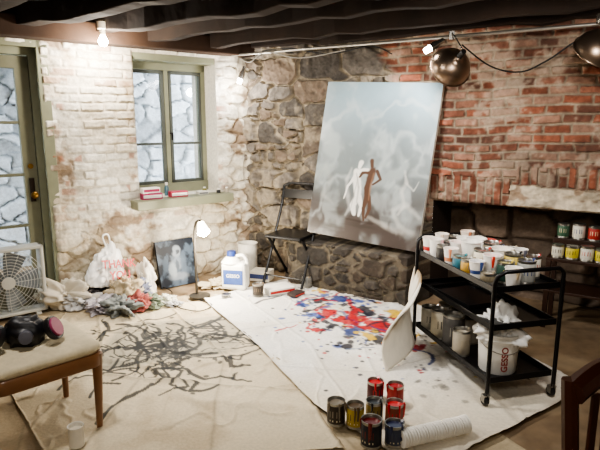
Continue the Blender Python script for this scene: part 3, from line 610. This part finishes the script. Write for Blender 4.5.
# =========== FOLDING CHAIR (black metal)
pc=fl(293,284); E=thing('folding_chair','black metal folding chair standing by the wall','chair',(pc.x,pc.y,.038),math.radians(-28))
for sx in(-1,1):
    G().tube([(sx*.21,-.22,0),(sx*.21,.0,.42),(sx*.21,.16,.74),(sx*.20,.19,.92)],.014,8).mk('front_leg',blk,E,True)
    G().tube([(sx*.185,.22,0),(sx*.185,-.16,.46)],.014,8).mk('rear_leg',blk,E,True)
g=G(); g.box(.39,.39,.028,(0,-.02,.47)); g.mk('seat',blk,E,bevel=.008)
G().tube([(-.20,.19,.92),(-.12,.2,.945),(.12,.2,.945),(.20,.19,.92)],.013).box(.40,.014,.09,(0,.18,.84)).mk('backrest',blk,E,bevel=.003)
G().tube([(-.21,-.18,.08),(.21,-.18,.08)],.008).tube([(-.185,.18,.06),(.185,.18,.06)],.008).mk('crossbar',blk,E)
# =========== FLOOR ITEMS near lamp
def jug(loc,s,lab,yaw,labcol,cap):
    E=thing('plastic_jug',lab,'jug',loc,yaw); w,d,h=.19*s,.13*s,.28*s
    G().box(w,d,h*.75,(0,0,h*.375)).mk('jug_body',bw_,E,bevel=.025*s)
    G().lathe([(w*.42,0),(w*.3,h*.1),(w*.16,h*.17),(w*.15,h*.24)],20,(-w*.15,0,h*.73)).mk('neck',bw_,E,True)
    G().lathe([(0,h*.06),(w*.17,h*.06),(w*.18,0),(w*.18,-.04*s)],20,(-w*.15,0,h*.97)).mk('cap',M('cap_'+lab[:4],c(*cap),.4),E,True)
    G().tube(smoothpath([(w*.05,0,h*.9),(w*.3,0,h*.93),(w*.46,0,h*.8),(w*.46,0,h*.66)],5),.012*s,8).mk('handle',bw_,E,True)
    G().box(w*.8,.002,h*.4,(0,-d/2-.001,h*.36)).mk('printed_label',M('lb_'+lab[:4],c(*labcol),.5,var=.3,scale=30),E)
    textmesh('label_text','GESSO',.035*s,bw_,E,(0,-d/2-.003,h*.40)); return E
p=fl(236,291); jug((p.x,p.y,.03),1.25,'large white jug with a blue label',-.2,(64,88,150),(40,60,120))
p=fl(242,281); cup((p.x+.05,p.y+.12,.03),.10,.34,(206,202,192),(200,196,184),'tall white tub standing behind the jug',None,name='plastic_tub',cat='tub',straight=True)
for (px,py,r,h,a,b,l) in((258,299,.05,.11,(70,62,54),(120,100,80),'open tin with a grey brown label'),(307,290,.05,.11,(120,120,116),(60,60,60),'grey open tin on the drop sheet'),(226,301,.04,.03,(60,60,60),(40,40,44),'shallow tin lid pot with dark paint')):
    p=fl(px,py); can((p.x,p.y,.038),r,h,a,b,l,'tins near the lamp')
def carton(px,py,sx,sy,sz,yaw,colr,lab,name='cardboard_box',tilt=0,z=.038,tc=None):
    p=fl(px,py); E=thing(name,lab,'box',(p.x,p.y,z),rot=(tilt,0,yaw))
    G().box(sx,sy,sz,(0,0,sz/2)).mk('box_body',M('card_'+lab[:12],c(*colr),.7),E,bevel=.003)
    G().box(sx*.96,.001,sz*.45,(0,-sy/2-.001,sz*.5)).mk('printed_band',M('band_'+lab[:12],c(*(tc or (40,40,40))),.6),E); return E
carton(278,295,.26,.2,.05,.5,(232,228,218),'flat white paper carton with red band',tc=(170,40,36))
carton(262,283,.2,.16,.10,-.3,(222,214,198),'white cardboard carton near chair',tc=(60,70,110))
carton(296,299,.14,.1,.03,.9,(60,50,48),'small dark cardboard packet',tc=(170,60,50))
# floor lamp
pb=fl(200,299); E=thing('floor_lamp','small metal lamp standing on the floor, lit','lamp',(pb.x,pb.y,.024),-.3)
chrome=M('brushed_steel',c(180,176,168),.25,.95); lampm=M('grey_lamp_metal',c(70,66,60),.4,.5)
G().lathe([(0,0),(.095,0),(.095,.014),(.03,.024),(0,.024)],28).mk('base',lampm,E,True)
G().tube(smoothpath([(-.03,0,.015),(-.03,0,.3),(-.035,0,.52),(-.02,0,.66),(.01,0,.70),(.04,0,.70)],6),.012,8).mk('pole',lampm,E,True)
sh=Matrix.Translation((.06,-.02,.64))@Matrix.Rotation(math.radians(-38),4,'Y')@Matrix.Rotation(math.radians(-34),4,'X')
G().lathe([(.018,.07),(.030,.062),(.057,-.045),(.055,-.045),(.028,.058)],24,M_=sh).mk('lamp_shade',M('lamp_shade_white',c(255,238,206),.5,emit=8),E,True)
G().lathe([(0,.03),(.018,.02),(.038,-.01),(.038,-.05),(.020,-.08),(0,-.085)],16,M_=sh).mk('bulb',M('bulb_glow',(1,.88,.70),.5,var=0,emit=130),E,True)
cor=[fl(*q,.03) for q in((200,300),(212,305),(200,311),(180,308),(168,302),(172,292),(160,286))]
o=G().tube(smoothpath(cor,6),.005,6).mk('power_cord',M('black_rubber'),None,True); tag(o,'thin black power cord curling on the floor','cord')
ragc=[(226,220,208),(182,176,182),(122,126,124),(148,80,74),(122,132,114),(212,203,182),(76,72,72),(186,170,142),(122,126,146),(226,220,210)]
pb2=fl(104,301); 
bag=thing('plastic_bag','white plastic shopping bag with red lettering','bag',(pb2.x,pb2.y,.05),rot=(0,math.radians(14),YL+.2))
crumple('bag_body','','',(0,0,.08),(.19,.12,.42),plast,8,.26,2.0,pinch=.42,par=bag)
G().tube(smoothpath([(-.05,0,.44),(-.10,.0,.53),(-.05,0,.55),(-.01,0,.46)],5),.008,6).mk('handle',plast,bag,True)
textmesh('bag_lettering','THANK\nYOU',.10,M('red_ink',c(180,26,32),.5),bag,(.0,-.185,.27),(-.3,.1,0),roll=.2)
i=0
for (px,py,sx,sz) in((82,308,.18,.13),(100,313,.17,.12),(120,314,.19,.14),(136,311,.15,.14),(150,308,.14,.11),(164,305,.12,.08),(90,303,.18,.20),(126,304,.17,.24),(140,301,.13,.20),(112,308,.16,.12),(174,308,.08,.05)):
    p=fl(px,py)
    crumple('rag',['off-white','pale lilac','grey','faded red','pale green','cream','dark grey','tan','blue grey','white'][i%10]+' paint-stained crumpled rag in a heap','rag',(p.x,p.y,.024),(sx*.8,sx*.6,sz),M('rag_cloth_%d'%(i%10),c(*ragc[i%10]),.85,var=.75,scale=14,bump=.6),20+i,.65,2.6,group='rags heaped by the wall',yaw=i*1.3); i+=1
p=fl(147,296); crumple('paper_bag','tall crumpled white paper bag','bag',(p.x,p.y,.02),(.10,.08,.36),M('paper_white',c(231,226,213),.8,bump=.4),41,.4,1.8,pinch=.3)
p=fl(66,308); crumple('crumpled_sheet','crumpled pale plastic sheet against the wall','plastic sheet',(p.x-.0,p.y,.015),(.22,.13,.28),M('dusty_plastic',c(202,194,177),.6,bump=.4),43,.6,1.8)
p=fl(216,288); crumple('crumpled_sheet','crumpled cream cloth at the wall base','cloth',(p.x,p.y,.01),(.14,.09,.10),M('cream_cloth',c(198,185,158),.85,bump=.4),44,.6,1.8)
# =========== BOX FAN
sF=wpt(8,295,'L',.12)[0]; E=thing('box_fan','white plastic box fan standing by the door','fan',WP('L',sF,.13,.015),YL)
wp=M('fan_plastic',c(188,188,181),.4,var=.1); fw=.56
g=G(); 
for x in(-1,1): g.box(.03,.13,fw,(x*(fw/2-.015),0,fw/2+.02))
g.box(fw,.13,.03,(0,0,.035)); g.box(fw,.13,.03,(0,0,fw+.005)); g.mk('housing',wp,E,bevel=.01)
g=G(); cz=fw/2+.02
for r in np.arange(.05,.27,.024): g.tube([(r*math.cos(t),-.06,cz+r*math.sin(t)) for t in np.linspace(0,2*math.pi,33)[:-1]],.0022,5,closed=True)
for k in range(16): a=k*math.pi/8; g.tube([(.05*math.cos(a),-.062,cz+.05*math.sin(a)),(.265*math.cos(a),-.062,cz+.265*math.sin(a))],.002,5)
g.lathe([(0,.004),(.05,.003),(.05,-.003)],20,M_=Matrix.Translation((0,-.062,cz))@Matrix.Rotation(math.pi/2,4,'X')); g.mk('grille',wp,E)
g=G()
for k in range(5):
    Mk=Matrix.Translation((0,0,cz))@Matrix.Rotation(k*2*math.pi/5,4,'Y')
    g.add([(.04,-.02,-.03),(.23,-.035,-.09),(.24,.03,.07),(.04,.02,.03),(.14,-.03,-.07),(.15,.03,.06)],[(0,4,5,3),(4,1,2,5)],Mk)
g.lathe([(0,-.04),(.04,-.03),(.04,.03),(0,.04)],16,M_=Matrix.Translation((0,0,cz))@Matrix.Rotation(math.pi/2,4,'X')); g.mk('blades',M('fan_blade',c(120,126,130),.4),E,solid=.003)
G().box(.04,.18,.02,(-.2,0,.01)).box(.04,.18,.02,(.2,0,.01)).mk('foot',wp,E,bevel=.004)
# =========== WOOD CHAIR (near) + respirator
R0=fl(106,346,.47); fd=Vector((-.70,.72,0)).normalized(); nd=Vector((-fd.y,fd.x,0))
if nd.y>0: nd=-nd
sw=.54; ctr=R0+fd*sw/2+nd*sw/2; yw=math.atan2(-nd.y,-nd.x)
oak=M('honey_oak',c(124,86,56),.35,var=.3,scale=10,bump=.1,coat=.3)
E=thing('wooden_chair','honey-brown wooden chair with cream padded seat','chair',(ctr.x,ctr.y,.014),yw); h0=.42
def rr_(w,d,r,n=6):
    out=[]
    for (sx,sy,a0) in((1,1,0),(-1,1,90),(-1,-1,180),(1,-1,270)):
        for k in range(n+1):
            a=math.radians(a0+90*k/n); out.append((sx*(w/2-r)+r*math.cos(a),sy*(d/2-r)+r*math.sin(a)))
    return out
def rings(g,levels,r0):
    n=0; vs=[];fs=[]
    for ins,z in levels:
        pts=rr_(sw-2*ins,sw-2*ins,max(r0-ins*.5,.02)); n=len(pts); vs+=[(x,y,z) for x,y in pts]
    for j in range(len(levels)-1):
        for k in range(n): k2=(k+1)%n; fs.append((j*n+k,j*n+k2,(j+1)*n+k2,(j+1)*n+k))
    fs.append(tuple(range(n))[::-1]); fs.append(tuple(range((len(levels)-1)*n,len(levels)*n))); g.add(vs,fs); return g
for sy in(-1,1):
    G().tube([(sw/2-.045,sy*(sw/2-.045),0),(sw/2-.04,sy*(sw/2-.04),.2),(sw/2-.036,sy*(sw/2-.036),h0)],[.015,.021,.028],10).mk('front_leg',oak,E,True)
    G().tube(smoothpath([(-sw/2-.05,sy*(sw/2-.04),0),(-sw/2+.02,sy*(sw/2-.04),.42),(-sw/2-.07,sy*(sw/2-.04),.9)],5),.02,8).mk('back_post',oak,E,True)
rings(G(),[(.006,h0-.065),(.0,h0-.06),(.0,h0),(.006,h0+.008)],.07).mk('apron',oak,E,True)
G().box(.03,sw-.1,.1,(-sw/2-.055,0,.84)).box(.025,sw-.1,.05,(-sw/2-.02,0,.62)).mk('backrest',oak,E,bevel=.008)
rings(G(),[(.014,h0+.008),(.004,h0+.022),(.006,h0+.04),(.02,h0+.054),(.05,h0+.064),(.1,h0+.070),(.16,h0+.073)],.075).mk('seat_cushion',M('cream_upholstery',c(208,195,164),.8,var=.2,scale=30,bump=.3),E,True)
ZSe=h0+.072+.014
pr_=fl(26,343,ZSe); E=thing('respirator_mask','black half-face respirator with pink filter cartridges','respirator',(pr_.x,pr_.y,ZSe),.5); E.scale=(1.35,1.35,1.35)
rub=M('black_silicone',c(28,28,32),.45,var=.2)
crumple('face_piece','','',(0,0,0),(.075,.065,.11),rub,3,.22,1.5,level=3,par=E)
pk=M('magenta_filter',c(150,56,92),.5)
for sx in(-1,1):
    Mx=Matrix.Translation((sx*.085,-.035,.05))@Matrix.Rotation(sx*math.radians(60),4,'Y')@Matrix.Rotation(math.radians(25),4,'X')
    G().lathe([(0,0),(.042,0),(.045,.006),(.045,.022),(0,.022)],22,M_=Mx).mk('filter_holder',rub,E,True)
    G().lathe([(.0,.030),(.034,.030),(.036,.027),(.036,.022)],22,M_=Mx).mk('filter_disc',pk,E,True)
G().lathe([(0,.02),(.022,.018),(.026,0)],16,M_=Matrix.Translation((0,-.065,.045))@Matrix.Rotation(math.radians(80),4,'X')).mk('exhale_valve',M('grey_valve',c(90,90,98),.5),E,True)
G().tube(smoothpath([(-.05,.02,.05),(-.12,.08,.012),(-.05,.12,.008),(.08,.11,.010),(.12,.05,.012),(.05,.02,.05)],6),.008,6).tube(smoothpath([(-.05,0,.07),(-.12,.02,.05),(-.13,.09,.012),(-.02,.1,.03),(.12,.09,.02),(.05,0,.07)],6),.007,6).mk('strap',rub,E,True)
# =========== DARK CHAIR right
T0=fl(566,384,.87); T1=fl(645,358,.87); dd=(T1-T0).normalized(); yw=math.atan2(dd.y,dd.x); W=.42; ctr=T0+dd*W/2; dm=M('mahogany',c(66,36,24),.35,var=.3,scale=9)
E=thing('dark_wooden_chair','dark mahogany wooden chair with slatted back','chair',(ctr.x,ctr.y,.012),yw)
for sx in(-1,1):
    G().tube(smoothpath([(sx*(W/2-.02),.03,0),(sx*(W/2-.02),-.03,.45),(sx*(W/2-.015),.0,.87)],5),[.018]*3+[.023]*8,8).mk('back_post',dm,E,True)
    G().tube([(sx*(W/2-.02),-.42,0),(sx*(W/2-.02),-.42,.43)],[.014,.02],8).mk('front_leg',dm,E,True)
g=G(); pts=[(x,.0+.02*math.cos(x*7)-.02,.82+.045*math.cos(x*6)) for x in np.linspace(-W/2+.01,W/2-.01,9)]
g.tube(pts,.036,8).mk('top_rail',dm,E,True)
for x in(-.1,-.033,.033,.1): G().box(.03,.012,.34,(x,-.02,.64)).mk('slat',dm,E,bevel=.003)
G().box(W-.04,.02,.04,(0,-.03,.49)).mk('lower_rail',dm,E,bevel=.003)
G().box(W,.44,.03,(0,-.22,.445)).mk('seat',dm,E,bevel=.01)
# =========== WINDOW SILL ITEMS
def sillbox(px,off,sx,sy,sz,cc_,band,lab,zadd=0):
    s=wpt(px,190,'L',off)[0]; E=thing('small_box',lab,'box',WP('L',s,off,ZS+zadd),YL+random.uniform(-.15,.15),'boxes on the window sill')
    G().box(sx,sy,sz,(0,0,sz/2)).mk('box_body',M('sb_'+lab[:14],c(*cc_),.6),E,bevel=.002)
    G().box(sx*.9,.002,sz*.5,(0,-sy/2-.0012,sz*.5)).mk('printed_band',M('sbb_'+lab[:14],c(*band),.6),E)
sillbox(151,.06,.19,.09,.055,(150,40,84),(222,216,210),'magenta glove box with white band')
sillbox(150,.05,.17,.08,.05,(236,232,226),(150,40,80),'white glove box stacked on magenta one',.057)
sillbox(178,.07,.17,.09,.055,(166,46,70),(236,232,226),'red and white glove box')
sillbox(202,.06,.10,.09,.03,(222,218,206),(120,120,120),'flat white carton on the sill')
for px,h,cc_ in((168,.12,(70,100,110)),(206,.05,(120,116,60)),(213,.04,(60,60,60)),(221,.05,(190,180,160))):
    s=wpt(px,190,'L',-.02)[0]; E=thing('small_bottle','small squat paint bottle on the window sill','bottle',WP('L',s,-.05 if px<210 else .09,ZS),0,'bottles on the window sill')
    G().lathe([(0,0),(.022,0),(.022,h*.7),(.012,h*.8),(.012,h)],16).mk('bottle_body',M('btl_%d'%px,c(*cc_),.3),E,True); G().lathe([(0,h*1.1),(.014,h*1.1),(.014,h*.88)],14).mk('cap',bw_,E,True)
# =========== CEILING FIXTURES
def hang(o_,w,px,py,off): s,z=wpt(px,py,w,off); return WP(w,s,off,z)
pbulb=hang(0,'L',103,40,.3); E=thing('ceiling_bulb','bare glowing light bulb in a ceiling socket','light bulb',pbulb)
G().lathe([(0,-.05),(.024,-.045),(.038,-.02),(.037,.0),(.02,.03),(.014,.04)],20).mk('bulb',M('bulb_glow'),E,True)
G().lathe([(.016,.035),(.022,.04),(.022,.08),(.04,.085),(.04,CEIL+.1-pbulb.z)],16).mk('socket',M('cream_porcelain',c(200,190,170),.4),E,True)
pp0=hang(0,'R',232,50,.28); pp1=hang(0,'R',640,30,.28); pp0.z=pp1.z=CEIL-.045
o=G().tube([pp0,pp1],.013,10).mk('conduit_pipe',M('galvanised',c(176,172,164),.35,.8),None,True); tag(o,'long galvanised conduit pipe under the joists','pipe')
def clamp(px,py,off,r,aim,lab,on=False,yaw=0):
    p=hang(0,'R',px,py,off); E=thing('clamp_light',lab,'clamp light',p); d=Vector(aim).normalized(); Mx=d.to_track_quat('-Z','Y').to_matrix().to_4x4()
    al=M('spun_aluminium',c(140,122,106),.32,.95,var=.08)
    prof=[(.022,r*1.05),(.03,r*.95)]+[(r*math.sin(t),r*.9*math.cos(t)) for t in np.linspace(.25,1.5,10)]
    G().lathe(prof+[(r*1.04,-.002),(r*1.04,.006)],36,M_=Mx).mk('reflector',al,E,True,solid=.002)
    G().lathe([(0,r*1.5),(.02,r*1.5),(.022,r*1.0),(.018,r*.85),(0,r*.8)],16,M_=Mx).mk('socket',M('black_rubber'),E,True)
    G().lathe([(0,r*.1),(.02,r*.13),(.033,r*.35),(.025,r*.6),(.015,r*.85)],16,M_=Mx).mk('bulb',M('bulb_glow') if on else M('bulb_off',c(230,226,214),.3),E,True)
    top=Mx@Vector((0,0,r*1.3)); hgt=CEIL-.045-p.z
    G().tube(smoothpath([top,top+Vector((0,.0,.03)),Vector((top.x*.4,top.y*.4,max(hgt-.03,top.z+.04))),Vector((0,0,max(hgt+.02,top.z+.06)))],5),.006,6).box(.04,.02,.06,(0,0,hgt)).mk('clamp',chrome,E)
    return p
cl1=clamp(450,68,.34,.155,(-.12,.62,-.3),'round aluminium clamp light hanging from the pipe')
cl2=clamp(597,52,.5,.15,(-.1,.5,-.5),'aluminium clamp light at the end of the pipe')
cab=[hang(0,'R',*q,.22) for q in((462,45),(490,66),(520,72),(548,60),(575,42),(600,34),(650,30))]
o=G().tube(smoothpath(cab,6),.006,6).mk('electrical_cable',M('black_rubber'),None,True); tag(o,'black cable looping along the brick wall','cable')
for (pts_,lb_,mm,of_) in ([((262,50),(290,44),(330,54),(370,46),(392,54)),'black cable draped below the ceiling joists','black_rubber',.16],[((240,58),(250,62),(266,52),(300,58),(345,50)),'pale grey wire drooping along the joists','grey_wire',.36]):
    cab=[hang(0,'R',*q,of_) for q in pts_]
    for v in cab: v.z=min(v.z,CEIL-.01)
    o=G().tube(smoothpath(cab,6),.005,6).mk('electrical_cable',M(mm,c(150,146,138),.5),None,True); tag(o,lb_,'cable')
def tubelamp(px,py,w,off,tilt,lab):
    p=hang(0,w,px,py,off); E=thing('spot_lamp',lab,'lamp',p,rot=(0,tilt,.3))
    G().lathe([(0,-.07),(.024,-.065),(.024,.04),(.014,.06),(0,.06)],16).mk('bulb',M('bulb_cool',(1,.95,.88),.5,var=0,emit=26),E,True)
    G().lathe([(.03,-.02),(.032,.03),(.02,.07),(.02,.11),(0,.11)],18).mk('housing',chrome,E,True); return p
t1=tubelamp(241,77,'R',.25,math.radians(20),'slim glowing spot lamp clipped near the corner')
t2=tubelamp(432,47,'R',.40,math.radians(60),'glowing spot lamp clipped on the pipe above the painting')
o=G().box(.12,.12,.08).mk('junction_box',metal,loc=hang(0,'R',236,48,.2)+Vector((0,0,.0)),bevel=.005); tag(o,'small metal electrical junction box under joists','junction box')
# =========== LIGHTS
def pl(loc,e,colr=(1,.91,.80),r=.05):
    l=bpy.data.lights.new('lamp_or_fill_light','POINT'); l.energy=e; l.color=colr; l.shadow_soft_size=r; o=bpy.data.objects.new('lamp_or_fill_light',l); o.location=loc; scene.collection.objects.link(o); return o
def spl(loc,tgt,e,ang,colr=(1,.95,.89),r=.06,blend=.7):
    l=bpy.data.lights.new('spot_light','SPOT'); l.energy=e; l.color=colr; l.shadow_soft_size=r; l.spot_size=math.radians(ang); l.spot_blend=blend; o=bpy.data.objects.new('spot_light',l); o.location=loc; o.rotation_euler=(Vector(tgt)-Vector(loc)).to_track_quat('-Z','Y').to_euler(); scene.collection.objects.link(o)
pl(pbulb+nL*.06+Vector((0,0,-.10)),38)
lp=Vector((pb.x,pb.y,0))+Vector((.10,-.1,.52)); pl(lp,36,(1,.89,.73),.03)
pl(t1+nR*.05+Vector((0,-.05,-.12)),12,(1,.95,.89))
spl(t2+nR*.1+Vector((0,0,-.08)),WP('R',1.3,.1,.9),44,115)
spl((-.3,3.0,2.2),(.3,4.4,.1),112,120,r=.12)
spl((1.2,2.2,2.2),(1.6,4.2,.9),68,125,r=.16)
spl((-1.2,2.4,2.2),(-1.0,3.8,.1),54,130,r=.12)
pl((0,.3,2.1),42,(1,.94,.86),.25)  # added fill light overhead near the camera, no lamp hangs here
wd=bpy.data.worlds.new('world'); scene.world=wd; wd.use_nodes=True; bg=wd.node_tree.nodes['Background']; bg.inputs[0].default_value=(.84,.92,1,1); bg.inputs[1].default_value=10.5
scene.view_settings.view_transform='AgX'; scene.view_settings.exposure=.45
try: scene.view_settings.look='AgX - Medium High Contrast'
except Exception: pass
